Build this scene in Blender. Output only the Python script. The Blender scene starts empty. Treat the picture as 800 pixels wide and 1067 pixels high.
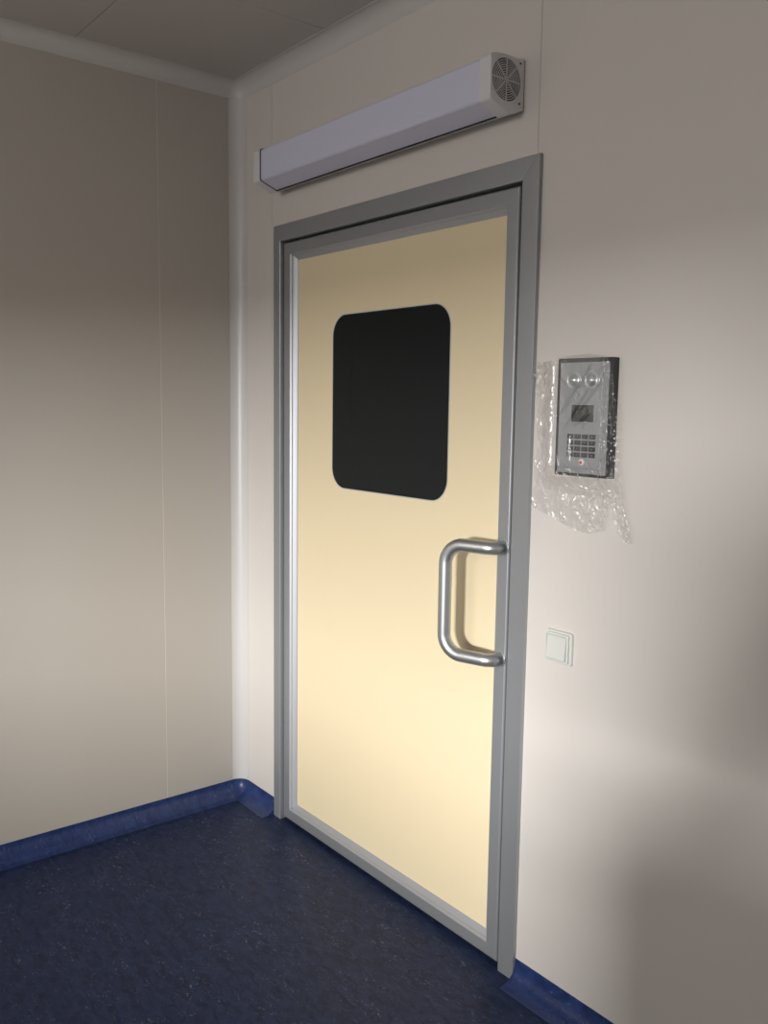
import bpy, bmesh, math, random
from mathutils import Vector, Matrix, noise

# ------------------------------------------------------------------ camera
S = bpy.context.scene
COL = S.collection
cam_data = bpy.data.cameras.new('camera')
cam = bpy.data.objects.new('camera', cam_data)
COL.objects.link(cam)
CAM = Vector((2.9894, -1.6903, 1.5415))
yaw, pitch, roll, F = 0.8964, -0.1206, 0.0142, 925.44
fwd = Vector((-math.sin(yaw)*math.cos(pitch), math.cos(yaw)*math.cos(pitch), math.sin(pitch)))
r0 = Vector((math.cos(yaw), math.sin(yaw), 0)); u0 = r0.cross(fwd)
rt = r0*math.cos(roll) + u0*math.sin(roll)
up = -r0*math.sin(roll) + u0*math.cos(roll)
m = Matrix((rt, up, -fwd)).transposed().to_4x4()
m.translation = CAM
cam.matrix_world = m
cam_data.sensor_fit = 'VERTICAL'
cam_data.sensor_height = 36.0
cam_data.lens = F/1067*36.0
cam_data.clip_start = 0.02
S.camera = cam

# ------------------------------------------------------------------ world, lights, exposure
S.view_settings.view_transform = 'Standard'
S.view_settings.look = 'None'
S.view_settings.exposure = 0.0
S.view_settings.gamma = 1.0
S.view_settings.use_curve_mapping = False
w = bpy.data.worlds.new('world'); S.world = w
w.use_nodes = True
bg = w.node_tree.nodes['Background']
bg.inputs[0].default_value = (0.75, 0.85, 1.0, 1); bg.inputs[1].default_value = 0.05

def area_light(name, loc, target, sx, sy, power, color, spread=180):
    ld = bpy.data.lights.new(name, 'AREA'); ld.shape = 'RECTANGLE'
    ld.size = sx; ld.size_y = sy; ld.energy = power; ld.color = color; ld.spread = math.radians(spread)
    o = bpy.data.objects.new(name, ld); COL.objects.link(o)
    o.location = loc
    o.rotation_euler = (Vector(target)-Vector(loc)).to_track_quat('-Z', 'Y').to_euler()
    return o
RX, BY, H = 4.6, -4.2, 2.6815          # right wall, back wall, ceiling height
WX0, WX1, WZ0, WZ1 = 2.3, 4.2, 1.195, 1.652   # window opening in the back wall
# daylight coming down through the window in the back wall
area_light('daylight', (3.70, BY-1.5, 1.718), (1.9, 0, 1.0), 0.60, 0.436, 470, (0.99, 0.99, 0.98))
# weak ambient fill, added in an invented opening of the back wall
area_light('ambient_fill', (1.5, BY-0.03, 2.0), (1.5, 0, 2.0), 1.3, 0.9, 31, (1.0, 0.965, 0.945))

# ------------------------------------------------------------------ materials
def mat(name, color, rough=0.5, metal=0.0, spec=0.5, bump=0.0, bump_scale=200.0, vary=0.0, vary_scale=3.0, coat=0.0):
    mt = bpy.data.materials.new(name); mt.use_nodes = True
    nt = mt.node_tree; b = nt.nodes['Principled BSDF']
    b.inputs['Base Color'].default_value = (*color, 1)
    b.inputs['Roughness'].default_value = rough
    b.inputs['Metallic'].default_value = metal
    b.inputs['Specular IOR Level'].default_value = spec
    if coat: b.inputs['Coat Weight'].default_value = coat; b.inputs['Coat Roughness'].default_value = 0.15
    tc = nt.nodes.new('ShaderNodeTexCoord')
    if vary:
        n = nt.nodes.new('ShaderNodeTexNoise'); n.inputs['Scale'].default_value = vary_scale
        n.inputs['Detail'].default_value = 4
        nt.links.new(tc.outputs['Object'], n.inputs['Vector'])
        mx = nt.nodes.new('ShaderNodeMix'); mx.data_type = 'RGBA'
        mx.inputs['A'].default_value = (*[c*(1-vary) for c in color], 1)
        mx.inputs['B'].default_value = (*[min(1, c*(1+vary)) for c in color], 1)
        nt.links.new(n.outputs['Fac'], mx.inputs['Factor'])
        nt.links.new(mx.outputs['Result'], b.inputs['Base Color'])
    if bump:
        n = nt.nodes.new('ShaderNodeTexNoise'); n.inputs['Scale'].default_value = bump_scale
        n.inputs['Detail'].default_value = 3
        nt.links.new(tc.outputs['Object'], n.inputs['Vector'])
        bp = nt.nodes.new('ShaderNodeBump'); bp.inputs['Strength'].default_value = bump
        bp.inputs['Distance'].default_value = 0.001
        nt.links.new(n.outputs['Fac'], bp.inputs['Height'])
        nt.links.new(bp.outputs['Normal'], b.inputs['Normal'])
    return mt

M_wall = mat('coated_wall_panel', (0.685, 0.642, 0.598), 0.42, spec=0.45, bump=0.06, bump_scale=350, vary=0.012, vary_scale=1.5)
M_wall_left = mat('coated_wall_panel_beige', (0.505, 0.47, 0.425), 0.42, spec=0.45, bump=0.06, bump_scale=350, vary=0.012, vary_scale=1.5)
M_cove = mat('white_cove_profile', (0.62, 0.60, 0.575), 0.35, bump=0.03, vary=0.01)
M_ceil = mat('ceiling_panel', (0.55, 0.52, 0.49), 0.5, bump=0.05, bump_scale=300, vary=0.02, vary_scale=2)
M_joint = mat('joint_sealant', (0.50, 0.47, 0.44), 0.6)
M_joint_dark = mat('ceiling_joint', (0.08, 0.075, 0.07), 0.7)
M_frame = mat('anodised_frame', (0.36, 0.37, 0.385), 0.40, metal=0.5, bump=0.04, bump_scale=500, vary=0.02, vary_scale=4)
M_bead = mat('anodised_bead', (0.46, 0.47, 0.50), 0.46, metal=0.5, bump=0.02, bump_scale=500)
M_door = mat('cream_door_laminate', (0.84, 0.71, 0.475), 0.40, spec=0.4, bump=0.03, bump_scale=400, vary=0.01, vary_scale=2)
M_glass = mat('dark_glass', (0.010, 0.012, 0.013), 0.2, spec=0.2)
M_glass_rim = mat('glass_edge_seal', (0.5, 0.52, 0.52), 0.3)
M_black = mat('black_rubber', (0.012, 0.012, 0.013), 0.7)
M_steel = mat('satin_steel', (0.52, 0.535, 0.54), 0.40, metal=0.9, bump=0.02, bump_scale=600)
M_sterL = mat('lavender_housing', (0.66, 0.66, 0.81), 0.45, bump=0.05, bump_scale=500)
M_sterC = mat('light_grey_end_cap', (0.72, 0.715, 0.73), 0.4, bump=0.04, bump_scale=500)
M_grille = mat('fan_grille', (0.66, 0.65, 0.65), 0.4)
M_fan = mat('fan_rotor', (0.10, 0.10, 0.105), 0.5)
M_switch = mat('white_plastic', (0.66, 0.665, 0.62), 0.35, vary=0.01)
M_facep = mat('silver_faceplate', (0.36, 0.37, 0.38), 0.38, metal=0.35, bump=0.05, bump_scale=600)
M_kblack = mat('black_housing', (0.022, 0.02, 0.024), 0.35)
M_screen = mat('dark_screen', (0.022, 0.028, 0.022), 0.18)
M_key = mat('dark_key', (0.035, 0.038, 0.042), 0.4)
M_key2 = mat('black_key', (0.012, 0.013, 0.016), 0.35)
M_mark = mat('pale_key_marking', (0.45, 0.47, 0.5), 0.5)
M_dome = mat('silver_dome', (0.50, 0.51, 0.52), 0.28, metal=0.6)
M_white = mat('white_print', (0.8, 0.8, 0.8), 0.4)
M_red = mat('red_indicator', (0.75, 0.07, 0.09), 0.3)

def lino(name, dark, mid, fleck, rough, spec):
    mt = bpy.data.materials.new(name); mt.use_nodes = True
    nt = mt.node_tree; N = nt.nodes; L = nt.links; b = N['Principled BSDF']
    b.inputs['Specular IOR Level'].default_value = spec
    tc = N.new('ShaderNodeTexCoord')
    mp = N.new('ShaderNodeMapping'); mp.inputs['Scale'].default_value = (1, 2.2, 1); mp.inputs['Rotation'].default_value = (0, 0, 0.25)
    L.new(tc.outputs['Object'], mp.inputs['Vector'])
    def noise_(scale, det, dist=0.0, rgh=0.6):
        n = N.new('ShaderNodeTexNoise'); n.inputs['Scale'].default_value = scale
        n.inputs['Detail'].default_value = det; n.inputs['Distortion'].default_value = dist
        n.inputs['Roughness'].default_value = rgh
        L.new(mp.outputs['Vector'], n.inputs['Vector']); return n
    def ramp(src, a, c, ca, cb):
        r = N.new('ShaderNodeValToRGB'); r.color_ramp.elements[0].position = a; r.color_ramp.elements[1].position = c
        r.color_ramp.elements[0].color = ca; r.color_ramp.elements[1].color = cb
        L.new(src, r.inputs['Fac']); return r
    n1 = noise_(18, 8, 0.6, 0.75)
    r1 = ramp(n1.outputs['Fac'], 0.38, 0.62, (*dark, 1), (*mid, 1))
    n2 = noise_(48, 4, 1.5, 0.7)
    r2 = ramp(n2.outputs['Fac'], 0.585, 0.70, (0, 0, 0, 1), (1, 1, 1, 1))
    n3 = noise_(5, 3)
    r3 = ramp(n3.outputs['Fac'], 0.40, 0.66, (0.12, 0.12, 0.12, 1), (1, 1, 1, 1))
    mu = N.new('ShaderNodeMath'); mu.operation = 'MULTIPLY'
    L.new(r2.outputs['Color'], mu.inputs[0]); L.new(r3.outputs['Color'], mu.inputs[1])
    mx = N.new('ShaderNodeMix'); mx.data_type = 'RGBA'; mx.inputs['B'].default_value = (*fleck, 1)
    L.new(mu.outputs[0], mx.inputs['Factor']); L.new(r1.outputs['Color'], mx.inputs['A'])
    L.new(mx.outputs['Result'], b.inputs['Base Color'])
    rr = N.new('ShaderNodeMapRange'); rr.inputs['To Min'].default_value = rough-0.05; rr.inputs['To Max'].default_value = rough+0.08
    L.new(n1.outputs['Fac'], rr.inputs['Value']); L.new(rr.outputs['Result'], b.inputs['Roughness'])
    bp = N.new('ShaderNodeBump'); bp.inputs['Strength'].default_value = 0.12; bp.inputs['Distance'].default_value = 0.001
    L.new(n2.outputs['Fac'], bp.inputs['Height']); L.new(bp.outputs['Normal'], b.inputs['Normal'])
    return mt
M_floor = lino('navy_linoleum', (0.008, 0.0145, 0.045), (0.021, 0.034, 0.090), (0.20, 0.23, 0.30), 0.38, 0.16)
M_skirt = lino('lit_linoleum_skirting', (0.012, 0.026, 0.095), (0.026, 0.050, 0.165), (0.15, 0.20, 0.34), 0.33, 0.4)  # same linoleum as the floor, coloured brighter because the cove faces the light

# transparent wrap: thin clear film with sharp reflections
M_film = bpy.data.materials.new('clear_plastic_film'); M_film.use_nodes = True
nt = M_film.node_tree; N = nt.nodes; L = nt.links
N.remove(N['Principled BSDF']); out = N['Material Output']
tr = N.new('ShaderNodeBsdfTransparent'); tr.inputs[0].default_value = (0.955, 0.955, 0.955, 1)
gl = N.new('ShaderNodeBsdfGlossy'); gl.inputs['Roughness'].default_value = 0.22; gl.inputs[0].default_value = (1, 1, 1, 1)
df = N.new('ShaderNodeBsdfTranslucent'); df.inputs[0].default_value = (0.8, 0.8, 0.8, 1)
fr = N.new('ShaderNodeLayerWeight'); fr.inputs['Blend'].default_value = 0.5
fm = N.new('ShaderNodeMapRange'); fm.inputs['To Min'].default_value = 0.06; fm.inputs['To Max'].default_value = 0.85; fp = N.new('ShaderNodeMath'); fp.operation = 'POWER'; fp.inputs[1].default_value = 2.0; L.new(fr.outputs['Facing'], fp.inputs[0]); L.new(fp.outputs[0], fm.inputs['Value'])
m1 = N.new('ShaderNodeMixShader'); m2 = N.new('ShaderNodeMixShader'); m2.inputs[0].default_value = 0.02
L.new(fm.outputs[0], m1.inputs[0]); L.new(tr.outputs[0], m1.inputs[1]); L.new(gl.outputs[0], m1.inputs[2])
L.new(m1.outputs[0], m2.inputs[1]); L.new(df.outputs[0], m2.inputs[2]); L.new(m2.outputs[0], out.inputs['Surface'])

# ------------------------------------------------------------------ helpers
def link(name, bm, material, parent=None, smooth=False, origin=None):
    me = bpy.data.meshes.new(name)
    if origin is not None: bmesh.ops.translate(bm, verts=bm.verts, vec=-Vector(origin))
    bmesh.ops.recalc_face_normals(bm, faces=bm.faces)
    bm.to_mesh(me); bm.free()
    if material: me.materials.append(material)
    if smooth:
        for p in me.polygons: p.use_smooth = True
        if smooth != 'all':
            me.set_sharp_from_angle(angle=math.radians(smooth if smooth is not True else 35))
    o = bpy.data.objects.new(name, me); COL.objects.link(o)
    if origin is not None: o.location = origin
    if smooth and smooth != 'all':
        o.modifiers.new('weighted_normal', 'WEIGHTED_NORMAL').keep_sharp = True
    if parent is not None:
        o.parent = parent; o.location = Vector(o.location) - Vector(parent.location)
    return o
def empty(name, loc, label=None, cat=None, kind=None, group=None):
    o = bpy.data.objects.new(name, None); COL.objects.link(o); o.location = loc; o.empty_display_size = 0.1
    tag(o, label, cat, kind, group); return o
def tag(o, label=None, cat=None, kind=None, group=None):
    if label: o['label'] = label
    if cat: o['category'] = cat
    if kind: o['kind'] = kind
    if group: o['group'] = group
    return o
def box(bm, x0, x1, y0, y1, z0, z1, bev=0.0, seg=2):
    b2 = bmesh.new()
    bmesh.ops.create_cube(b2, size=1)
    for v in b2.verts:
        v.co = Vector((x0+(v.co.x+.5)*(x1-x0), y0+(v.co.y+.5)*(y1-y0), z0+(v.co.z+.5)*(z1-z0)))
    if bev: bmesh.ops.bevel(b2, geom=b2.edges[:], offset=bev, segments=seg, affect='EDGES', profile=0.5)
    merge(bm, b2)
def merge(bm, b2):
    me = bpy.data.meshes.new('tmp'); b2.to_mesh(me); b2.free(); bm.from_mesh(me); bpy.data.meshes.remove(me)
def rings(bm, loops, close=True, cap=False):
    """loops: list of lists of points, bridged in order; close = each loop is cyclic"""
    vs = [[bm.verts.new(p) for p in lp] for lp in loops]
    n = len(vs[0])
    for a, b in zip(vs, vs[1:]):
        for i in range(n if close else n-1):
            j = (i+1) % n
            try: bm.faces.new((a[i], a[j], b[j], b[i]))
            except ValueError: pass
    if cap:
        bm.faces.new(vs[0]); bm.faces.new(vs[-1][::-1])
    return vs
def rounded_rect(x0, x1, z0, z1, r, y, n=8):
    pts = []
    for cx, cz, a0 in ((x1-r, z1-r, 0), (x0+r, z1-r, 90), (x0+r, z0+r, 180), (x1-r, z0+r, 270)):
        for k in range(n+1):
            a = math.radians(a0+90*k/n); pts.append((cx+r*math.cos(a), y, cz+r*math.sin(a)))
    return pts
def disc(bm, c, r, y, n=32, thick=0.0):
    pts = [(c[0]+r*math.cos(2*math.pi*k/n), y, c[1]+r*math.sin(2*math.pi*k/n)) for k in range(n)]
    if thick:
        pts2 = [(p[0], y-thick, p[2]) for p in pts]; rings(bm, [pts, pts2], cap=True)
    else: bm.faces.new([bm.verts.new(p) for p in pts])
def plate(bm, x0, x1, z0, z1, r, yb, yf, ch=0.001, n=6):
    """rounded plate from yb (back) to yf (front, smaller y) with a small chamfer"""
    rings(bm, [rounded_rect(x0, x1, z0, z1, r, yb, n), rounded_rect(x0, x1, z0, z1, r, yf+ch, n),
               rounded_rect(x0+ch*.3, x1-ch*.3, z0+ch*.3, z1-ch*.3, max(r-ch*.3, 1e-4), yf+ch*.3, n),
               rounded_rect(x0+ch, x1-ch, z0+ch, z1-ch, max(r-ch, 1e-4), yf, n)], cap=True)
def tube(bm, pts, r, n=20, cap=True):
    loops = []; pts = [Vector(p) for p in pts]; ref = None
    for i, p in enumerate(pts):
        t = (pts[min(i+1, len(pts)-1)] - pts[max(i-1, 0)]).normalized()
        if ref is None: ref = Vector((0, 0, 1)) if abs(t.z) < .9 else Vector((1, 0, 0))
        a = (ref - t*ref.dot(t)).normalized(); ref = a; b = t.cross(a)
        loops.append([p + a*r*math.cos(2*math.pi*k/n) + b*r*math.sin(2*math.pi*k/n) for k in range(n)])
    rings(bm, loops, cap=cap)
def corner_path(d, rc, xe, ye, n=12):
    """plan path at inward offset d following left wall, rounded corner, door wall; xe / ye = far ends"""
    pts = [(d, ye)]
    for k in range(n+1):
        a = math.radians(180 - 90*k/n)
        if d < rc: pts.append((rc+(rc-d)*math.cos(a), -rc+(rc-d)*math.sin(a)))
        else: pts.append((d, -d))
    pts.append((xe, -d)); return pts

# ------------------------------------------------------------------ structure
RC = 0.0476
CB = 2.6348; CS = H-CB
OX0, OX1, OZ1 = 0.262, 1.462, 2.138      # door opening in the wall (behind the casing)
# floor
bm = bmesh.new(); box(bm, -0.1, RX+0.1, BY-0.1, 0.25, -0.08, 0.0)
tag(link('floor', bm, M_floor), kind='structure')

# walls: each panel its own mesh under the wall; recessed sealant in the joints
def wall_root(name): return empty(name, (0, 0, 0), kind='structure')
def panel_box(parent, x0, x1, y0, y1, z0, z1, material, name='panel', bev=0.0012):
    bm = bmesh.new(); box(bm, x0, x1, y0, y1, z0, z1, bev); return link(name, bm, material, parent, smooth=True)
G = 0.0008
SEAM_R = 1.4545
wd = wall_root('wall_door')
panel_box(wd, RC, 0.221-G, 0, 0.05, 0, H, M_wall)
panel_box(wd, 0.221+G, SEAM_R-G, 0, 0.05, OZ1, H, M_wall)
panel_box(wd, 0.221+G, OX0, 0, 0.05, 0, OZ1-G, M_wall)
panel_box(wd, SEAM_R+G, 2.62-G, 0, 0.05, 0, H, M_wall)
panel_box(wd, 2.62+G, 3.82-G, 0, 0.05, 0, H, M_wall)
panel_box(wd, 3.82+G, RX, 0, 0.05, 0, H, M_wall)
bm = bmesh.new()
for x in (0.221, SEAM_R, 2.62, 3.82): box(bm, x-0.004, x+0.004, 0.0012, 0.01, OZ1+.002 if x == SEAM_R else 0, H)
link('joint_seal', bm, M_joint, wd)
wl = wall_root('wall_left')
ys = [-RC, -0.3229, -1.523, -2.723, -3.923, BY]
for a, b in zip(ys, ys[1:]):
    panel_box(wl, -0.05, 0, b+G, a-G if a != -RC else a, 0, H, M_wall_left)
bm = bmesh.new()
for y in ys[1:-1]: box(bm, -0.01, -0.0008, y-0.004, y+0.004, 0, H)
link('joint_seal', bm, mat('joint_sealant_light', (0.72, 0.68, 0.62), 0.5), wl)
# concave corner post between both walls
bm = bmesh.new()
lo = []
for z in (0.0, H):
    pts = [(-0.0, -RC-0.004)]
    pts = []
    for k in range(17):
        a = math.radians(180-90*k/16); pts.append((RC+RC*math.cos(a), -RC+RC*math.sin(a), z))
    pts += [(RC, 0.03, z), (-0.03, 0.03, z), (-0.03, -RC, z)]
    lo.append(pts)
rings(bm, lo, cap=True)
tag(link('trim_corner', bm, M_cove, smooth=40), kind='structure')
# right and back walls (behind the camera)
wr = wall_root('wall_right')
panel_box(wr, RX, RX+0.05, -1.4, 0, 0, H, M_wall); panel_box(wr, RX, RX+0.05, -2.6, -1.402, 0, H, M_wall); panel_box(wr, RX, RX+0.05, BY, -2.602, 0, H, M_wall)
wb = wall_root('wall_back')
VX0, VX1, VZ0, VZ1 = 0.82, 2.18, 1.5, 2.5
panel_box(wb, 0, VX0, BY-0.05, BY, 0, H, M_wall)
panel_box(wb, VX1, WX0, BY-0.05, BY, 0, H, M_wall)
panel_box(wb, VX0, VX1, BY-0.05, BY, 0, VZ0, M_wall)
panel_box(wb, VX0, VX1, BY-0.05, BY, VZ1, H, M_wall)
panel_box(wb, WX1, RX, BY-0.05, BY, 0, H, M_wall)
panel_box(wb, WX0, WX1, BY-0.05, BY, 0, WZ0, M_wall)
panel_box(wb, WX0, WX1, BY-0.05, BY, WZ1, H, M_wall)
# ceiling panels
wc = wall_root('ceiling')
SX, SY = 0.611, -0.6165
for (x0, x1, y0, y1) in ((0, SX-G, SY+G, 0), (SX+G, 2.4-G, SY+G, 0), (2.4+G, RX, SY+G, 0),
                         (0, 1.5-G, SY-1.2+G, SY-G), (1.5+G, 3.0-G, SY-1.2+G, SY-G), (3.0+G, RX, SY-1.2+G, SY-G),
                         (0, 2.3-G, BY, SY-1.2-G), (2.3+G, RX, BY, SY-1.2-G)):
    panel_box(wc, x0, x1, y0, y1, H, H+0.04, M_ceil)
bm = bmesh.new()
box(bm, 0, RX, SY-0.004, SY+0.004, H+0.002, H+0.02); box(bm, SX-0.004, SX+0.004, SY, 0, H+0.002, H+0.02)
box(bm, 0, RX, SY-1.204, SY-1.196, H+0.002, H+0.02)
link('joint_seal', bm, M_joint_dark, wc)
# ceiling cove, swept round the corner
bm = bmesh.new(); loops = []
prof = []
for k in range(11):
    a = math.radians(90*k/10)
    prof.append((CS*(1-math.cos(a)), CB + CS*math.sin(a)))
prof = [(0.0, CB-0.004), (0.0012, CB-0.004), (0.0012, CB)] + [(d+0.0012, z) for d, z in prof[1:-1]] + [(CS, H-0.0015), (CS+0.003, H-0.0015), (CS+.003, H)]
for d, z in prof: loops.append([(x, y, z) for x, y in corner_path(d, RC, RX, BY)])
rings(bm, loops, close=False)
tag(link('trim_ceiling_cove', bm, M_cove, smooth=50), kind='structure')
# coved skirting; left wall + corner up to the casing, then the door wall on the right
HS = 0.060
def skirt_profile():
    R = 0.052; p = [(0.0, HS), (0.0028, HS), (0.003, HS-0.001)]
    for k in range(11):
        a = math.radians(90*k/10)
        p.append((0.003 + R*(1-math.cos(a)), 0.0015 + R*(1-math.sin(a))))
    p += [(0.060, 0.0006), (0.062, 0.0)]
    return p
bm = bmesh.new()
vs = rings(bm, [[(x, y, z) for x, y in corner_path(d, RC, 0.2503, BY)] for d, z in skirt_profile()], close=False)
e = [r_[-1] for r_ in vs]; c0 = bm.verts.new((0.2503, 0, 0)); bm.faces.new(e + [c0])
tag(link('baseboard_left', bm, M_skirt, smooth=50), kind='structure')
bm = bmesh.new()
vs = rings(bm, [[(1.4745, -d, z), (RX, -d, z)] for d, z in skirt_profile()], close=False)
e = [r_[0] for r_ in vs]; c0 = bm.verts.new((1.4745, 0, 0)); bm.faces.new(e + [c0])
tag(link('baseboard_right', bm, M_skirt, smooth=50), kind='structure')

# window in the back wall (source of the daylight, behind the camera)
wn = empty('window_1', ((WX0+WX1)/2, BY, WZ0), kind='structure')
M_wf = mat('white_window_frame', (0.75, 0.75, 0.74), 0.4)
bm = bmesh.new()
T = 0.035
box(bm, WX0, WX1, BY-.045, BY+.01, WZ0, WZ0+T, .004); box(bm, WX0, WX1, BY-.045, BY+.01, WZ1-T, WZ1, .004)
box(bm, WX0, WX0+T, BY-.045, BY+.01, WZ0+T, WZ1-T, .004); box(bm, WX1-T, WX1, BY-.045, BY+.01, WZ0+T, WZ1-T, .004)
link('window_frame', bm, M_wf, wn)
wn = empty('fill_opening', ((VX0+VX1)/2, BY, VZ0), kind='structure')  # invented opening and frame, added to house the ambient fill
bm = bmesh.new()
box(bm, VX0, VX1, BY-.045, BY+.01, VZ0, VZ0+T, .004); box(bm, VX0, VX1, BY-.045, BY+.01, VZ1-T, VZ1, .004)
box(bm, VX0, VX0+T, BY-.045, BY+.01, VZ0+T, VZ1-T, .004); box(bm, VX1-T, VX1, BY-.045, BY+.01, VZ0+T, VZ1-T, .004)
link('window_frame', bm, M_wf, wn)

# ------------------------------------------------------------------ door
FX0, FX1, FZ1 = 0.2503, 1.4735, 2.150      # casing outer
IX0, IX1, IZ1 = 0.2953, 1.4165, 2.0945     # casing inner
door = empty('door_1', ((FX0+FX1)/2, 0, 0), kind='structure')
def casing_bar(outer, inner, name):
    """mitred bar: outer/inner = the two edge lines [(x,z),(x,z)]; profile from wall to inner reveal"""
    bm = bmesh.new()
    (ax, az), (bx, bz) = outer; (cx, cz), (dx, dz) = inner
    def lerp(p, q, t): return (p[0]+(q[0]-p[0])*t, p[1]+(q[1]-p[1])*t)
    prof = [(0, 0.0), (0, -0.0095), (0.02, -0.0115), (0.06, -0.012), (0.93, -0.012), (0.985, -0.0105), (1.0, -0.008), (1.0, 0.045), (.4, .045)]
    lo = []
    for t, y in prof:
        p = lerp(outer[0], inner[0], t); q = lerp(outer[1], inner[1], t)
        lo.append([(p[0], y, p[1]), (q[0], y, q[1])])
    lo.append(lo[0])
    vs = rings(bm, lo, close=False)
    for s in (0, 1):
        try: bm.faces.new([r_[s] for r_ in vs[:-1]])
        except ValueError: pass
    return link(name, bm, M_frame, door, smooth=30)
g = 0.00025
casing_bar([(FX0, 0), (FX0, FZ1-g)], [(IX0, 0), (IX0, IZ1-g)], 'jamb')
casing_bar([(FX1, 0), (FX1, FZ1-g)], [(IX1, 0), (IX1, IZ1-g)], 'jamb')
casing_bar([(FX0+g, FZ1), (FX1-g, FZ1)], [(IX0+g, IZ1), (IX1-g, IZ1)], 'head')
# dark rubber stop behind the gap
bm = bmesh.new()
box(bm, IX0, IX0+.03, .030, .045, 0, IZ1); box(bm, IX1-.03, IX1, .030, .045, 0, IZ1); box(bm, IX0+.03, IX1-.03, .030, .045, IZ1-.03, IZ1)
link('rubber_stop', bm, M_black, door)
bm = bmesh.new(); box(bm, IX0, IX1, 0.012, 0.045, 0.0, 0.006); link('bottom_seal', bm, M_black, door)
bm = bmesh.new(); box(bm, OX0, OX1, 0.10, 0.12, 0.0, OZ1); link('back_panel', bm, M_black, door)

# leaf
LX0, LX1, LZ0, LZ1 = 0.2980, 1.4005, 0.009, 2.0895
leaf = empty('door_leaf', (LX1, 0, LZ0)); leaf.parent = door; leaf.location = Vector((LX1, 0, LZ0)) - Vector(door.location)
def put(name, bm, material, smooth=False):
    o = link(name, bm, material, None, smooth)
    o.parent = leaf; o.location = -Vector((LX1, 0, LZ0))
    return o
W = 0.0405; BW = 0.021
prof_frame = [(0.0, 0.028), (0.0, 0.006), (0.0012, 0.0035), (0.004, 0.0008), (0.0055, 0.0), (W-0.002, 0.0), (W-0.0004, 0.0006), (W, 0.002), (W, 0.028)]
prof_bead = [(W-0.0002, 0.001), (W+0.005, 0.006), (W+0.0056, 0.0098), (W+0.0070, 0.0105), (W+0.0165, 0.0195), (W+BW, 0.0210), (W+BW, 0.030)]
def rail(side, prof):
    a = 0.00015
    bm = bmesh.new(); lo = []
    for i, y in prof:
        x0, x1, z0, z1 = LX0+i, LX1-i, LZ0+i, LZ1-i
        if side == 'l': seg = [(x0, y, z0+a), (x0, y, z1-a)]
        if side == 'r': seg = [(x1, y, z0+a), (x1, y, z1-a)]
        if side == 't': seg = [(x0+a, y, z1), (x1-a, y, z1)]
        if side == 'b': seg = [(x0+a, y, z0), (x1-a, y, z0)]
        lo.append(seg)
    vs = rings(bm, lo + [lo[0]], close=False)
    for s in (0, 1):
        try: bm.faces.new([r_[s] for r_ in vs[:-1]])
        except ValueError: pass
    return bm
for s in 'lrtb': put('frame_rail', rail(s, prof_frame), M_frame, 30)
for s in 'lrtb': put('glazing_bead', rail(s, prof_bead), M_bead, 30)
PX0, PX1, PZ0, PZ1 = LX0+W+BW-.004, LX1-W-BW+.004, LZ0+W+BW-.004, LZ1-W-BW+.004
GX0, GX1, GZ0, GZ1, GR = 0.566, 1.136, 1.2635, 1.8285, 0.070
# panel with rounded hole: outer rectangle sampled along rays through the hole outline
def ray_rect(cx, cz, px, pz, x0, x1, z0, z1):
    dx, dz = px-cx, pz-cz; t = 1e9
    if dx > 1e-9: t = min(t, (x1-cx)/dx)
    if dx < -1e-9: t = min(t, (x0-cx)/dx)
    if dz > 1e-9: t = min(t, (z1-cz)/dz)
    if dz < -1e-9: t = min(t, (z0-cz)/dz)
    return (cx+dx*t, cz+dz*t)
def hole_outline(n=10):
    return [(p[0], p[2]) for p in rounded_rect(GX0, GX1, GZ0, GZ1, GR, 0, n)]
ho = hole_outline()
cx, cz = (GX0+GX1)/2, (GZ0+GZ1)/2
corn = [(PX1, PZ1), (PX0, PZ1), (PX0, PZ0), (PX1, PZ0)]
# insert exact corner directions on the hole outline
pts = []
for i in range(len(ho)):
    p, q = ho[i], ho[(i+1) % len(ho)]
    pts.append(p)
    for c in corn:
        a1 = math.atan2(p[1]-cz, p[0]-cx); a2 = math.atan2(q[1]-cz, q[0]-cx); ac = math.atan2(c[1]-cz, c[0]-cx)
        if a2 < a1: a2 += 2*math.pi
        for acc in (ac, ac+2*math.pi):
            if a1 < acc < a2:
                # intersection of ray with chord pq
                ux, uz = math.cos(acc), math.sin(acc); ex, ez = q[0]-p[0], q[1]-p[1]
                den = ux*ez-uz*ex
                t = ((p[0]-cx)*ez-(p[1]-cz)*ex)/den
                pts.append((cx+ux*t, cz+uz*t))
outer = [ray_rect(cx, cz, px, pz, PX0, PX1, PZ0, PZ1) for px, pz in pts]
bm = bmesh.new()
rings(bm, [[(x, .040, z) for x, z in outer], [(x, .022, z) for x, z in outer], [(x, .022, z) for x, z in pts], [(x, .040, z) for x, z in pts]])
put('cream_panel', bm, M_door)
bm = bmesh.new()
rings(bm, [rounded_rect(GX0, GX1, GZ0, GZ1, GR, .030, 12), rounded_rect(GX0, GX1, GZ0, GZ1, GR, .0212, 12),
           rounded_rect(GX0+.0028, GX1-.0028, GZ0+.0028, GZ1-.0028, GR-.0028, .0212, 12), rounded_rect(GX0+.0028, GX1-.0028, GZ0+.0028, GZ1-.0028, GR-.0028, .030, 12)])
put('glass_seal', bm, M_glass_rim)
bm = bmesh.new()
rings(bm, [rounded_rect(GX0+.0028, GX1-.0028, GZ0+.0028, GZ1-.0028, GR-.0028, .028, 12), rounded_rect(GX0+.0028, GX1-.0028, GZ0+.0028, GZ1-.0028, GR-.0028, .0218, 12)], cap=True)
put('vision_glass', bm, M_glass)

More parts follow.
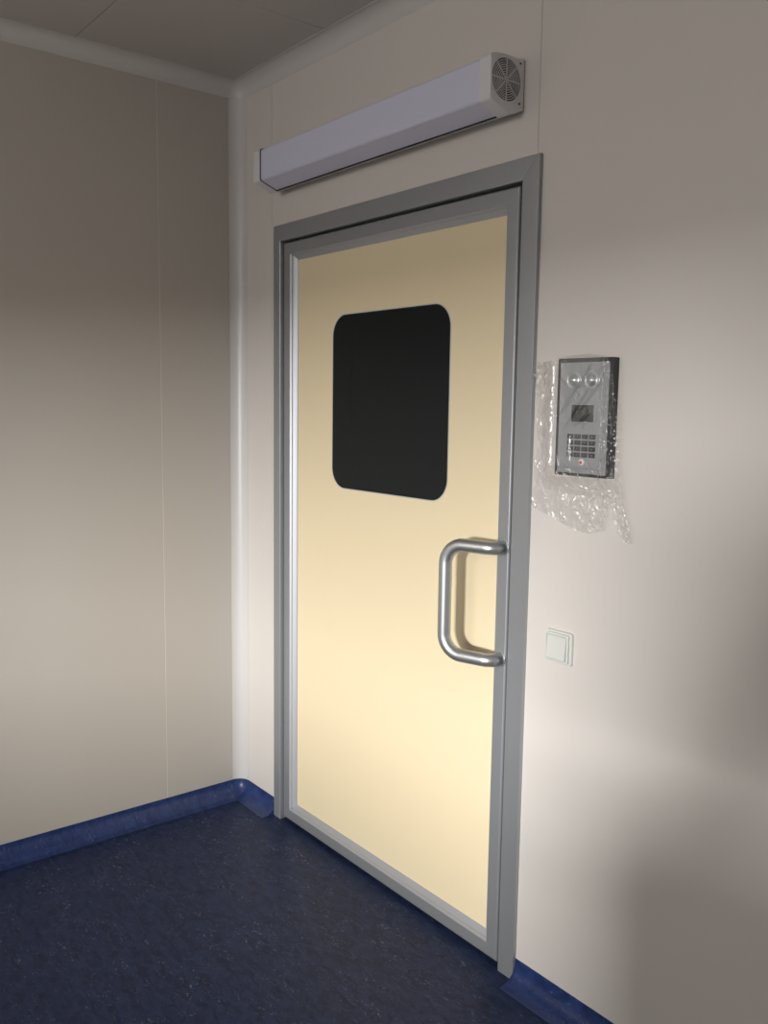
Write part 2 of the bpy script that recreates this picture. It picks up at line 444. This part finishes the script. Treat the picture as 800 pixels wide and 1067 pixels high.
# pull handle: cranked D tube
HR = 0.0182
hx, hy = 1.379, 0.0
zt, zb = 1.1715, 0.8695
D1 = 0.074; xb = 1.2425; BR = 0.055
def arc3(p0, p1, p2, r, n=10):
    """fillet of radius r at p1 between p0 and p2"""
    p0, p1, p2 = Vector(p0), Vector(p1), Vector(p2)
    a = (p0-p1).normalized(); b = (p2-p1).normalized(); th = a.angle(b)
    t = r/math.tan(th/2); c = p1+(a+b).normalized()*(r/math.sin(th/2))
    s = p1+a*t; e_ = p1+b*t; v0 = s-c; v1 = e_-c; ax = v0.cross(v1).normalized(); ang = v0.angle(v1)
    return [c + Matrix.Rotation(ang*k/n, 3, ax) @ v0 for k in range(n+1)]
A = (hx, 0.0, zt); B = (hx, -0.036, zt); Cc = (xb, -D1-.004, zt); Dd = (xb, -D1-.004, zb); Ee = (hx, -0.036, zb); Fz = (hx, 0.0, zb)
pp = [Vector(A)] + arc3(A, B, Cc, 0.030) + arc3(B, Cc, Dd, BR, 14) + arc3(Cc, Dd, Ee, BR, 14) + arc3(Dd, Ee, Fz, 0.030) + [Vector(Fz)]
hd = empty('handle', (0, 0, 0)); hd.parent = leaf; hd.location = -Vector((LX1, 0, LZ0))
bm = bmesh.new(); tube(bm, pp, HR, 28)
hh = link('door_handle', bm, M_steel, None, 60)
bpy.data.objects.remove(hd)
hh.parent = leaf; hh.location = -Vector((LX1, 0, LZ0)); hh['label'] = 'satin steel tubular pull handle'
bm = bmesh.new()
for z in (zt, zb):
    lo = []
    for rr_, y in ((HR+.0028, .0004), (HR+.0028, -.001), (HR+.0020, -.0014), (HR*.9, -.0014)):
        lo.append([(hx+rr_*math.cos(2*math.pi*k/28), y, z+rr_*math.sin(2*math.pi*k/28)) for k in range(28)])
    rings(bm, lo)
put('handle_rosette', bm, M_steel, 40)

# ------------------------------------------------------------------ UV air recirculator above the door
ster = empty('air_recirculator', (0.85, 0, 2.32), 'long lavender-grey wall unit with fan grille mounted above the door', 'wall unit')
XL0, XL1, XR0, XR1 = 0.297, 0.337, 1.367, 1.405
P = [(-0.002, 2.382), (-0.076, 2.382), (-0.118, 2.375), (-0.118, 2.271), (-0.052, 2.246), (-0.002, 2.264)]   # (y,z)
def round_poly(P, radii, n=5):
    out_ = []
    for i, p in enumerate(P):
        a, c = P[i-1], P[(i+1) % len(P)]; r = radii[i]
        if r <= 0: out_ += [p]*1; continue
        for q in arc3((a[0], a[1], 0), (p[0], p[1], 0), (c[0], c[1], 0), r, n): out_.append((q.x, q.y))
    return out_
def inset(P, d):
    c = Vector((sum(p[0] for p in P)/len(P), sum(p[1] for p in P)/len(P)))
    out_ = []
    n = len(P)
    for i in range(n):
        p = Vector(P[i]); a = (p-Vector(P[i-1])).normalized(); b = (Vector(P[(i+1) % n])-p).normalized()
        na = Vector((-a.y, a.x)); nb = Vector((-b.y, b.x))
        if na.dot(c-p) < 0: na = -na; nb = -nb
        mtr = (na+nb).normalized(); out_.append(tuple(p+mtr*d/max(.3, mtr.dot(na))))
    return out_
capP = round_poly(P, [0.002, 0.02, 0.008, 0.010, 0.006, 0.002])
FC = (-0.064, 2.3235); FR = 0.0505
def cap_shell(xa, xb_, hole):
    """xa = inner side, xb_ = outer side face"""
    s = 1 if xb_ > xa else -1
    bm = bmesh.new()
    N_ = 96
    def polar(poly, inset_d=0.0):
        c = FC; out_ = []
        for k in range(N_):
            a = 2*math.pi*k/N_; ux, uz = math.cos(a), math.sin(a); best = None
            for i in range(len(poly)):
                p, q = poly[i], poly[(i+1) % len(poly)]; ex, ez = q[0]-p[0], q[1]-p[1]
                den = ux*ez-uz*ex
                if abs(den) < 1e-12: continue
                t = ((p[0]-c[0])*ez-(p[1]-c[1])*ex)/den; u_ = ((p[0]-c[0])*uz-(p[1]-c[1])*ux)/den
                if t > 0 and -1e-6 <= u_ <= 1+1e-6 and (best is None or t > best): best = t
            out_.append((c[0]+ux*(best-inset_d), c[1]+uz*(best-inset_d)))
        return out_
    o0 = polar(capP); o1 = polar(capP, 0.0008); o2 = polar(capP, 0.0025)
    circ = [(FC[0]+FR*math.cos(2*math.pi*k/N_), FC[1]+FR*math.sin(2*math.pi*k/N_)) for k in range(N_)]
    lo = [[(xa, y, z) for y, z in o0], [(xb_-s*.0025, y, z) for y, z in o0], [(xb_-s*.0007, y, z) for y, z in o1], [(xb_, y, z) for y, z in o2]]
    if hole:
        lo += [[(xb_, y, z) for y, z in circ], [(xb_-s*.03, y, z) for y, z in circ]]
        vs = rings(bm, lo); bm.faces.new(vs[-1][::-1]); bm.faces.new(vs[0])
    else:
        rings(bm, lo, cap=True)
    return bm
o = link('end_cap', cap_shell(XR0, XR1, True), M_sterC, ster, 40)
o2 = link('end_cap', cap_shell(XL1, XL0, False), M_sterC, ster, 40)
# housing
hp = round_poly(inset(P, 0.0045), [0.002, 0.02, 0.008, 0.011, 0.004, 0.002], 6)
bm = bmesh.new(); rings(bm, [[(XL1-.003, y, z) for y, z in hp], [(XR0+.003, y, z) for y, z in hp]], cap=True)
link('housing', bm, M_sterL, ster, 40)
bm = bmesh.new()
rings(bm, [[(x, -0.0475, 2.2480), (x, -0.001, 2.2655), (x, -0.001, 2.2695), (x, -0.0475, 2.2520)] for x in (XL1, XR0)], cap=True)
link('base_rail', bm, M_sterC, ster)
bm = bmesh.new(); box(bm, XL1, XR0, -0.0535, -0.0470, 2.2485, 2.2540)
link('rail_groove', bm, M_black, ster)
gp = round_poly(inset(P, 0.0025), [0.002, 0.02, 0.008, 0.011, 0.004, 0.002], 6)
bm = bmesh.new(); rings(bm, [[(XL1-.002, y, z) for y, z in gp], [(XL1+.0022, y, z) for y, z in gp]], cap=True)
link('end_gap', bm, M_black, ster)  # black sleeve standing in for the shaded gap between cap and housing
for z in (2.371, 2.277):
    bm = bmesh.new(); pt = [(-0.0178+.0028*math.cos(2*math.pi*k/12), z+.0028*math.sin(2*math.pi*k/12)) for k in range(12)]
    rings(bm, [[(XR1-.001, y, zz) for y, zz in pt], [(XR1+.0006, y, zz) for y, zz in pt]], cap=True)
    link('screw', bm, M_black, ster)
# dark cavity, rotor, grille
bm = bmesh.new()
cc = [(FC[0]+(FR-.0006)*math.cos(2*math.pi*k/64), FC[1]+(FR-.0006)*math.sin(2*math.pi*k/64)) for k in range(64)]
vs = rings(bm, [[(XR1-.001, y, z) for y, z in cc], [(XR1-.028, y, z) for y, z in cc]]); bm.faces.new(vs[-1])
link('fan_well', bm, M_black, ster)
bm = bmesh.new()
hb = [(FC[0]+.018*math.cos(2*math.pi*k/24), FC[1]+.018*math.sin(2*math.pi*k/24)) for k in range(24)]
rings(bm, [[(XR1-.024, y, z) for y, z in hb], [(XR1-.010, y, z) for y, z in hb]], cap=True)
for k in range(7):
    a0 = 2*math.pi*k/7
    q = []
    for r_, da, dx in ((.017, 0, 0), (.017, .55, -.010), (.047, .75, -.010), (.047, .15, 0)):
        q.append(bm.verts.new((XR1-.011+dx, FC[0]+r_*math.cos(a0+da), FC[1]+r_*math.sin(a0+da))))
    bm.faces.new(q)
link('fan_rotor', bm, M_fan, ster)
bm = bmesh.new()
def torus(bm, R, r, x, n=64, m_=6):
    lo = []
    for j in range(m_+1):
        b = 2*math.pi*j/m_
        rr_ = R+r*math.cos(b); lo.append([(x+r*.8*math.sin(b), FC[0]+rr_*math.cos(2*math.pi*k/n), FC[1]+rr_*math.sin(2*math.pi*k/n)) for k in range(n)])
    rings(bm, lo)
for k in range(9): torus(bm, 0.0085+k*0.00515, 0.00135, XR1-.0008)
link('grille_ring', bm, M_grille, ster, 'all'); bpy.data.objects['grille_ring']['kind'] = 'stuff'
torus_b = bmesh.new()
for k in range(4):
    a = math.radians(45*k); c_, s_ = math.cos(a), math.sin(a); wd_ = .0013
    q = []
    for x in (XR1-.001, XR1+.0008):
        for t, w_ in ((-FR, -wd_), (-FR, wd_), (FR, wd_), (FR, -wd_)):
            q.append(torus_b.verts.new((x, FC[0]+c_*t-s_*w_, FC[1]+s_*t+c_*w_)))
    for f in ((0, 1, 2, 3), (7, 6, 5, 4), (0, 4, 5, 1), (1, 5, 6, 2), (2, 6, 7, 3), (3, 7, 4, 0)): torus_b.faces.new([q[i] for i in f])
link('grille_spoke', torus_b, M_grille, ster)

# ------------------------------------------------------------------ intercom
ic = empty('intercom_panel', (1.645, 0, 1.378), 'silver intercom keypad in a black frame wrapped in clear plastic', 'intercom')
KX0, KX1, KZ0, KZ1 = 1.5615, 1.7235, 1.3785, 1.6555
YF = -0.020
bm = bmesh.new(); plate(bm, KX0, KX1, KZ0, KZ1, 0.003, 0, YF, 0.0012, 4); link('housing', bm, M_kblack, ic, 35)
bm = bmesh.new(); plate(bm, KX0+.0090, KX1-.0100, KZ0+.0072, KZ1-.0100, 0.002, YF+.001, YF-.0015, 0.0006, 4); link('faceplate', bm, M_facep, ic, 35)
YP = YF-.0015
def u2(px, py):                                    # photo point -> faceplate x, z
    v = fwd + rt*(px-400)/F - up*(py-533.5)/F
    t = (YP-CAM.y)/v.y; p = CAM+v*t; return p.x, p.z
spk = [u2(598, 396), u2(616.7, 396)]
for i, (sx_, sz_) in enumerate(spk):
    bm = bmesh.new(); R_ = 0.0222; lo = []
    for rr_, dy in ((R_, .0003), (R_, -.0006), (R_*.93, -.0016), (R_*.84, -.0008), (R_*.74, .0), (R_*.60, -.001), (R_*.45, -.0045), (R_*.26, -.0072), (R_*.10, -.0082), (R_*.01, -.0083)):
        lo.append([(sx_+rr_*math.cos(2*math.pi*k/32), YP+dy, sz_+rr_*math.sin(2*math.pi*k/32)) for k in range(32)])
    rings(bm, lo, cap=True); link('speaker_dome', bm, M_dome, ic, 60)
a, b = u2(596, 422), u2(618, 440)
bm = bmesh.new(); plate(bm, a[0]-.007, b[0]+.009, b[1]-.002, a[1]+.002, .001, YP+.0005, YP-.0008, .0003, 3); link('screen_bezel', bm, M_facep, ic)
bm = bmesh.new(); plate(bm, a[0], b[0], b[1], a[1], .0008, YP, YP-.0016, .0003, 3); link('screen', bm, M_screen, ic)
ka, kb, kc = u2(591.0, 451), u2(621.4, 452), u2(591, 476.3)
kx0, kx1, kz1, kz0 = ka[0], kb[0], ka[1], kc[1]
px_, pz_ = (kx1-kx0)/4, (kz1-kz0)/4
me_cache = {}
for j in range(4):
    for i in range(4):
        x0, z0 = kx0+i*px_+.0018, kz0+j*pz_+.0015
        dark = i == 3
        if dark not in me_cache:
            bm = bmesh.new(); plate(bm, 0, px_-.0042, 0, pz_-.0036, .001, YP+.0003, YP-.0022, .0006, 2)
            k_ = link('key', bm, M_key2 if dark else M_key, None, 30); me_cache[dark] = k_.data
        else:
            k_ = bpy.data.objects.new('key', me_cache[dark]); COL.objects.link(k_)
        k_.parent = ic; k_.location = Vector((x0, 0, z0)) - Vector(ic.location)
        if dark: k_['label'] = 'black function key'
        mk = 'mark'+str(dark)
        if mk not in me_cache:
            bm = bmesh.new(); s_ = .0010 if dark else .0006
            box(bm, (px_-.0042)/2-s_, (px_-.0042)/2+s_, YP-.0024, YP-.0021, (pz_-.0036)/2-s_, (pz_-.0036)/2+s_)
            q_ = link('key_mark', bm, M_mark, None); me_cache[mk] = q_.data
        else:
            q_ = bpy.data.objects.new('key_mark', me_cache[mk]); COL.objects.link(q_)
        q_.parent = k_
lx, lz = u2(605.5, 481.5)
bm = bmesh.new(); disc(bm, (lx, lz), .0075, YP+.0002, 28, .0012); link('indicator_ring', bm, M_white, ic)
bm = bmesh.new(); disc(bm, (lx-.001, lz-.001), .0040, YP-.0008, 20, .0018); link('indicator_light', bm, M_red, ic)

# ------------------------------------------------------------------ light switch
sw = empty('light_switch', (1.584, 0, 0.908), 'white square single rocker light switch below the wrapped intercom', 'switch')
bm = bmesh.new(); plate(bm, 1.5435, 1.6265, 0.9085, 0.9905, .007, 0, -.008, .0025, 6); link('wall_plate', bm, M_switch, sw, 40)
bm = bmesh.new()
rings(bm, [rounded_rect(1.5475, 1.6195, .9135, .9855, .005, -.007, 5), rounded_rect(1.5475, 1.6195, .9135, .9855, .005, -.0135, 5),
           rounded_rect(1.549, 1.618, .915, .984, .0045, -.0148, 5), rounded_rect(1.5525, 1.6145, .9185, .9805, .003, -.0148, 5), rounded_rect(1.5525, 1.6145, .9185, .9805, .003, -.011, 5)], cap=True)
link('inner_frame', bm, M_switch, sw, 40)
bm = bmesh.new()
x0, x1, z0, z1 = 1.554, 1.613, .920, .979
rings(bm, [[(x0, -.011, z0), (x1, -.011, z0), (x1, -.011, z1), (x0, -.011, z1)],
           [(x0, -.0178, z0), (x1, -.0178, z0), (x1, -.0142, z1), (x0, -.0142, z1)],
           [(x0+.001, -.0186, z0+.001), (x1-.001, -.0186, z0+.001), (x1-.001, -.0150, z1-.001), (x0+.001, -.0150, z1-.001)]], cap=True)
link('rocker', bm, M_switch, sw)

# ------------------------------------------------------------------ crumpled plastic wrap
random.seed(4)
def wall_pt(px, py, y=-0.012):
    v = fwd + rt*(px-400)/F - up*(py-533.5)/F
    t = (y-CAM.y)/v.y; p = CAM+v*t; return (p.x, p.z)
outline = [(578, 377), (600, 371), (622, 369), (643, 372), (646, 385), (647, 410), (649, 440), (648, 470), (650, 500), (653, 522), (656, 540), (660, 556), (659, 567), (652, 566), (645, 552), (640, 534), (636, 520), (634, 540), (630, 553), (616, 556), (598, 552), (582, 543), (572, 536), (562, 532), (554, 528), (557, 505), (559, 480), (561, 450), (562, 425), (560, 405), (554, 393), (555, 382), (562, 377)]
poly = [wall_pt(*p) for p in outline]
def inside(x, z):
    c = False; n = len(poly); j = n-1
    for i in range(n):
        xi, zi = poly[i]; xj, zj = poly[j]
        if (zi > z) != (zj > z) and x < (xj-xi)*(z-zi)/(zj-zi)+xi: c = not c
        j = i
    return c
def edge_dist(x, z):
    best = (9, 0, 0); n = len(poly)
    for i in range(n):
        a_, b_ = poly[i], poly[(i+1) % n]; ex, ez = b_[0]-a_[0], b_[1]-a_[1]
        t = max(0, min(1, ((x-a_[0])*ex+(z-a_[1])*ez)/(ex*ex+ez*ez)))
        qx, qz = a_[0]+ex*t, a_[1]+ez*t; d_ = math.hypot(x-qx, z-qz)
        if d_ < best[0]: best = (d_, qx, qz)
    return best
minx = min(p[0] for p in poly)-.004; maxx = max(p[0] for p in poly)+.004
minz = min(p[1] for p in poly)-.004; maxz = max(p[1] for p in poly)+.004
st = 0.0015
nx = int((maxx-minx)/st)+1; nz = int((maxz-minz)/st)+1
def crease(p, s, seed):
    """cellular ridges: plane facets meeting in sharp folds"""
    d_, _ = noise.voronoi(Vector((p[0]*s+seed, p[1]*s*0.8, seed*.37)))
    return d_[1]-d_[0], d_[0]
folds_px = [((585,392),(596,404)),((622,377),(583,436)),((634,378),(590,448)),((640,384),(606,430)),((597,452),(596,487)),((596,487),(603,500)),((582,470),(586,489)),((586,478),(598,492)),
 ((620,385),(606,405)),((609,447),(614,438)),((622,470),(628,452)),((614,480),(622,492)),((628,425),(624,440)),((576,500),(582,525)),((575,512),(582,520)),((584,515),(582,545)),((586,505),(584,535)),
 ((599,521),(614,522)),((614,522),(620,517)),((596,529),(612,536)),((612,536),(618,533)),((604,505),(615,510)),((615,510),(628,502)),((630,505),(624,530)),((624,530),(620,548)),((590,545),(597,538)),
 ((563,460),(570,470)),((563,475),(566,490)),((568,465),(566,480)),((562,500),(566,485)),((565,505),(571,488)),((560,425),(572,440)),((572,440),(575,455)),((566,385),(569,395)),((556,398),(566,410)),
 ((566,410),(577,405)),((555,528),(576,541)),((576,541),(600,550)),((600,550),(630,548)),((645,500),(652,530)),((640,512),(650,545)),((646,520),(657,560)),((641,470),(645,500)),((558,382),(578,378)),
 ((600,445),(618,430)),((588,430),(600,415)),((640,395),(644,430)),((643,430),(640,470)),((582,500),(600,512)),((600,512),(596,529)),((560,440),(566,455)),((610,495),(604,505)),((568,520),(560,510))]
random.seed(11)
folds = []
for p_, q_ in folds_px:
    a_, b_ = wall_pt(*p_, -0.02), wall_pt(*q_, -0.02); folds.append((a_, b_, random.uniform(.0022, .0050), random.uniform(.0028, .0048)))
def fold_h(x, z):
    h = 0.0
    for (ax, az), (bx, bz), amp, wd_ in folds:
        if not (min(ax, bx)-.006 < x < max(ax, bx)+.006 and min(az, bz)-.006 < z < max(az, bz)+.006): continue
        ex, ez = bx-ax, bz-az; t = max(0, min(1, ((x-ax)*ex+(z-az)*ez)/(ex*ex+ez*ez)))
        d_ = math.hypot(x-ax-ex*t, z-az-ez*t)
        if d_ < wd_: h = max(h, amp*(1-d_/wd_)*(1-abs(2*t-1)**3))
    return h
def height(x, z):
    # how far the wrap stands off the wall: over the device in front of it, easing to the wall outside
    dx = max(KX0-x, 0, x-KX1); dz = max(KZ0-z, 0, z-KZ1); d_ = math.hypot(dx, dz)
    t = min(1, d_/0.045); base = -(0.0315*(1-t)+0.006*t)
    on = 1.0 if d_ == 0 else 0.0
    q = (x+.004*noise.noise(Vector((x*40, z*40, 1))), z+.004*noise.noise(Vector((x*40, z*40, 7))))
    a1, b1 = crease(q, 22, 3.1); a2, b2 = crease((q[0]+q[1]*.6, q[1]*.5-q[0]*.2), 48, 8.7)
    amp = 0.0015 if (on and x < KX1-.014 and z > KZ0+.02) else 0.0075
    edge_r = 0.004 if x > KX1-.012 else 0
    a3, b3 = crease((q[0]-q[1]*.5, q[1]*.45+q[0]*.3), 105, 5.2)
    h = -amp*(b1*1.3) - (amp*.75+edge_r*.8)*b2 - (0.0032 if not on else (.0030 if edge_r else .0))*b3*(.4+.9*abs(noise.noise(Vector((x*30, z*22, 9)))))
    h -= edge_r*abs(noise.noise(Vector((x*160, z*110, 2))))
    if not on: h -= 0.0035*abs(noise.noise(Vector((x*70, z*30, 5))))
    h -= fold_h(x, z)
    if x > KX1-.014 or x < KX0-.004 or z < KZ0-.03:
        a4, b4 = crease((q[0]+q[1]*.2, q[1]*.7), 170, 2.6); h -= (.0042 if x > KX1-.014 else .0024)*b4
    return min(base+h, -0.002 if d_ > 0.004 else -0.0300)
bm = bmesh.new(); V = {}
for i in range(nx+1):
    for j in range(nz+1):
        x, z = minx+i*st, minz+j*st
        V[i, j] = (x, z, inside(x, z))
verts = {}
def gv(i, j):
    if (i, j) not in verts:
        x, z, ins = V[i, j]
        if not ins:
            d_, x, z = edge_dist(x, z)
            x += .0012*noise.noise(Vector((x*200, z*200, 0))); z += .0012*noise.noise(Vector((x*200, z*200, 3)))
        verts[i, j] = bm.verts.new((x, height(x, z), z))
    return verts[i, j]
for i in range(nx):
    for j in range(nz):
        k_ = [(i, j), (i+1, j), (i+1, j+1), (i, j+1)]
        if sum(V[q][2] for q in k_) >= 2:
            bm.faces.new([gv(*q) for q in k_])
bmesh.ops.triangulate(bm, faces=bm.faces)
film = link('plastic_wrap', bm, M_film, None, 'all', origin=(1.63, -0.002, 1.24))
tag(film, 'crumpled clear plastic film wrapped over the intercom and hanging below it', 'plastic wrap')

# ------------------------------------------------------------------ behind the camera: what shades the wall at the right
cb = empty('shade_cabinet', (2.95, -2.45, 0), 'unseen low grey cabinet added behind the camera to cast the lower shadow', 'cabinet')  # invented cabinet out of view, sized to throw the lower wall shadow
M_cab = mat('shade_cabinet_grey', (0.45, 0.46, 0.47), 0.45, bump=0.04)
bm = bmesh.new(); box(bm, 2.54, 3.16, -2.58, -2.24, 0.05, 1.02, 0.03); link('body', bm, M_cab, cb)
bm = bmesh.new(); box(bm, 2.52, 3.18, -2.60, -2.20, 1.02, 1.05, 0.014); link('worktop', bm, M_sterC, cb)
bm = bmesh.new(); box(bm, 2.57, 3.12, -2.56, -2.28, 0.0, 0.05); link('plinth', bm, M_black, cb)
for x0 in (2.56, 2.855):
    bm = bmesh.new(); box(bm, x0, x0+0.29, -2.24, -2.222, 0.06, 0.97, 0.003); dd = link('door', bm, M_cab, cb)
    bm = bmesh.new(); xx = x0+0.255 if x0 < 2.7 else x0+0.035
    tube(bm, [(xx, -2.222, .75), (xx, -2.195, .76), (xx, -2.195, .88), (xx, -2.222, .89)], .005, 10)
    h_ = link('handle', bm, M_steel, None, True); h_.parent = dd; h_.location = -Vector(dd.location)-Vector(cb.location)

# person standing well behind the camera: a soft shadow of the raised arms falls on the wall
M_cloth = mat('navy_shirt', (0.03, 0.04, 0.08), 0.8); M_trouser = mat('dark_trousers', (0.03, 0.03, 0.035), 0.8)
M_skin = mat('skin', (0.55, 0.36, 0.27), 0.5); M_hair = mat('dark_hair', (0.03, 0.02, 0.015), 0.6)
per = empty('person', (3.02, -2.86, 0), 'person in a navy shirt standing behind the camera with both arms raised', 'person')
def skinned(name, chain, material, branches=(), sub=2):
    """chain: [(x,y,z,r)...]; branches: list of (index of start, [(x,y,z,r)...])"""
    vs, es, rs = [], [], []
    for i, p in enumerate(chain):
        vs.append(p[:3]); rs.append(p[3])
        if i: es.append((i-1, i))
    for st_, br in branches:
        prev = st_
        for p in br:
            vs.append(p[:3]); rs.append(p[3]); es.append((prev, len(vs)-1)); prev = len(vs)-1
    me = bpy.data.meshes.new(name); me.from_pydata(vs, es, [])
    o = bpy.data.objects.new(name, me); COL.objects.link(o); o.parent = per
    o.modifiers.new('skin', 'SKIN'); sb = o.modifiers.new('sub', 'SUBSURF'); sb.levels = sub; sb.render_levels = sub
    sk = me.skin_vertices[0].data
    for i, r_ in enumerate(rs): sk[i].radius = (r_, r_)
    sk[0].use_root = True
    o.modifiers['skin'].use_smooth_shade = True
    me.materials.append(material); return o
# +y is the way the person faces
finger = []
def hand(sx):
    hx_, hy_, hz_ = sx*0.06, 0.44, 1.47
    return [(hx_, hy_, hz_, .024), (hx_-sx*.012, hy_+.04, hz_+.03, .030)]
body = [(0, 0, 0.95, .19), (0, 0, 1.10, .17), (0, .01, 1.28, .15), (0, 0, 1.42, .11), (0, .01, 1.50, .055), (0, .02, 1.56, .052), (0, .03, 1.63, .082), (0, .03, 1.70, .085), (0, .025, 1.755, .055)]
br = []
for s_ in (-1, 1):
    br.append((3, [(s_*.17, 0, 1.43, .062), (s_*.24, .07, 1.27, .060), (s_*.32, .16, 1.16, .058), (s_*.22, .32, 1.39, .036), (s_*.12, .40, 1.45, .025), (s_*.08, .45, 1.49, .032)]))
    br.append((0, [(s_*.10, 0, .88, .092), (s_*.11, .02, .50, .060), (s_*.11, 0, .28, .052), (s_*.115, -.01, .09, .036), (s_*.12, .04, .045, .036), (s_*.13, .14, .035, .030)]))
skinned('body', body, M_cloth, br)
# face and hair
bm = bmesh.new(); bmesh.ops.create_uvsphere(bm, u_segments=24, v_segments=16, radius=1)
for v in bm.verts:
    v.co = Vector((v.co.x*.078, .035+v.co.y*.094, 1.665+v.co.z*.118))
    if v.co.y > .11 and abs(v.co.x) < .02 and 1.63 < v.co.z < 1.69: v.co.y += .018
fh = link('head', bm, M_skin, None, 'all'); fh.parent = per
bm = bmesh.new(); bmesh.ops.create_uvsphere(bm, u_segments=24, v_segments=16, radius=1)
bmesh.ops.delete(bm, geom=[v for v in bm.verts if v.co.z < -.1 and v.co.y > -.2 or (v.co.y > .55 and v.co.z < .5)], context='VERTS')
for v in bm.verts: v.co = Vector((v.co.x*.085, .028+v.co.y*.1, 1.68+v.co.z*.115))
fh = link('hair', bm, M_hair, None, 'all'); fh.parent = per
for s_ in (-1, 1):
    palm = [(s_*.085, .445, 1.485, .026), (s_*.074, .475, 1.515, .030)]
    fg = []
    for k in range(4):
        bx = s_*(.074-.004*k); bz = 1.50+.020*k
        fg.append((1, [(bx, .492, bz, .009), (bx-s_*.02, .505, bz+.004, .0085), (bx-s_*.042, .500, bz+.006, .008), (bx-s_*.055, .487, bz+.006, .007)]))
    fg.append((0, [(s_*.066, .462, 1.505, .010), (s_*.050, .458, 1.53, .009), (s_*.038, .462, 1.545, .008)]))
    skinned('hand', palm, M_skin, fg)
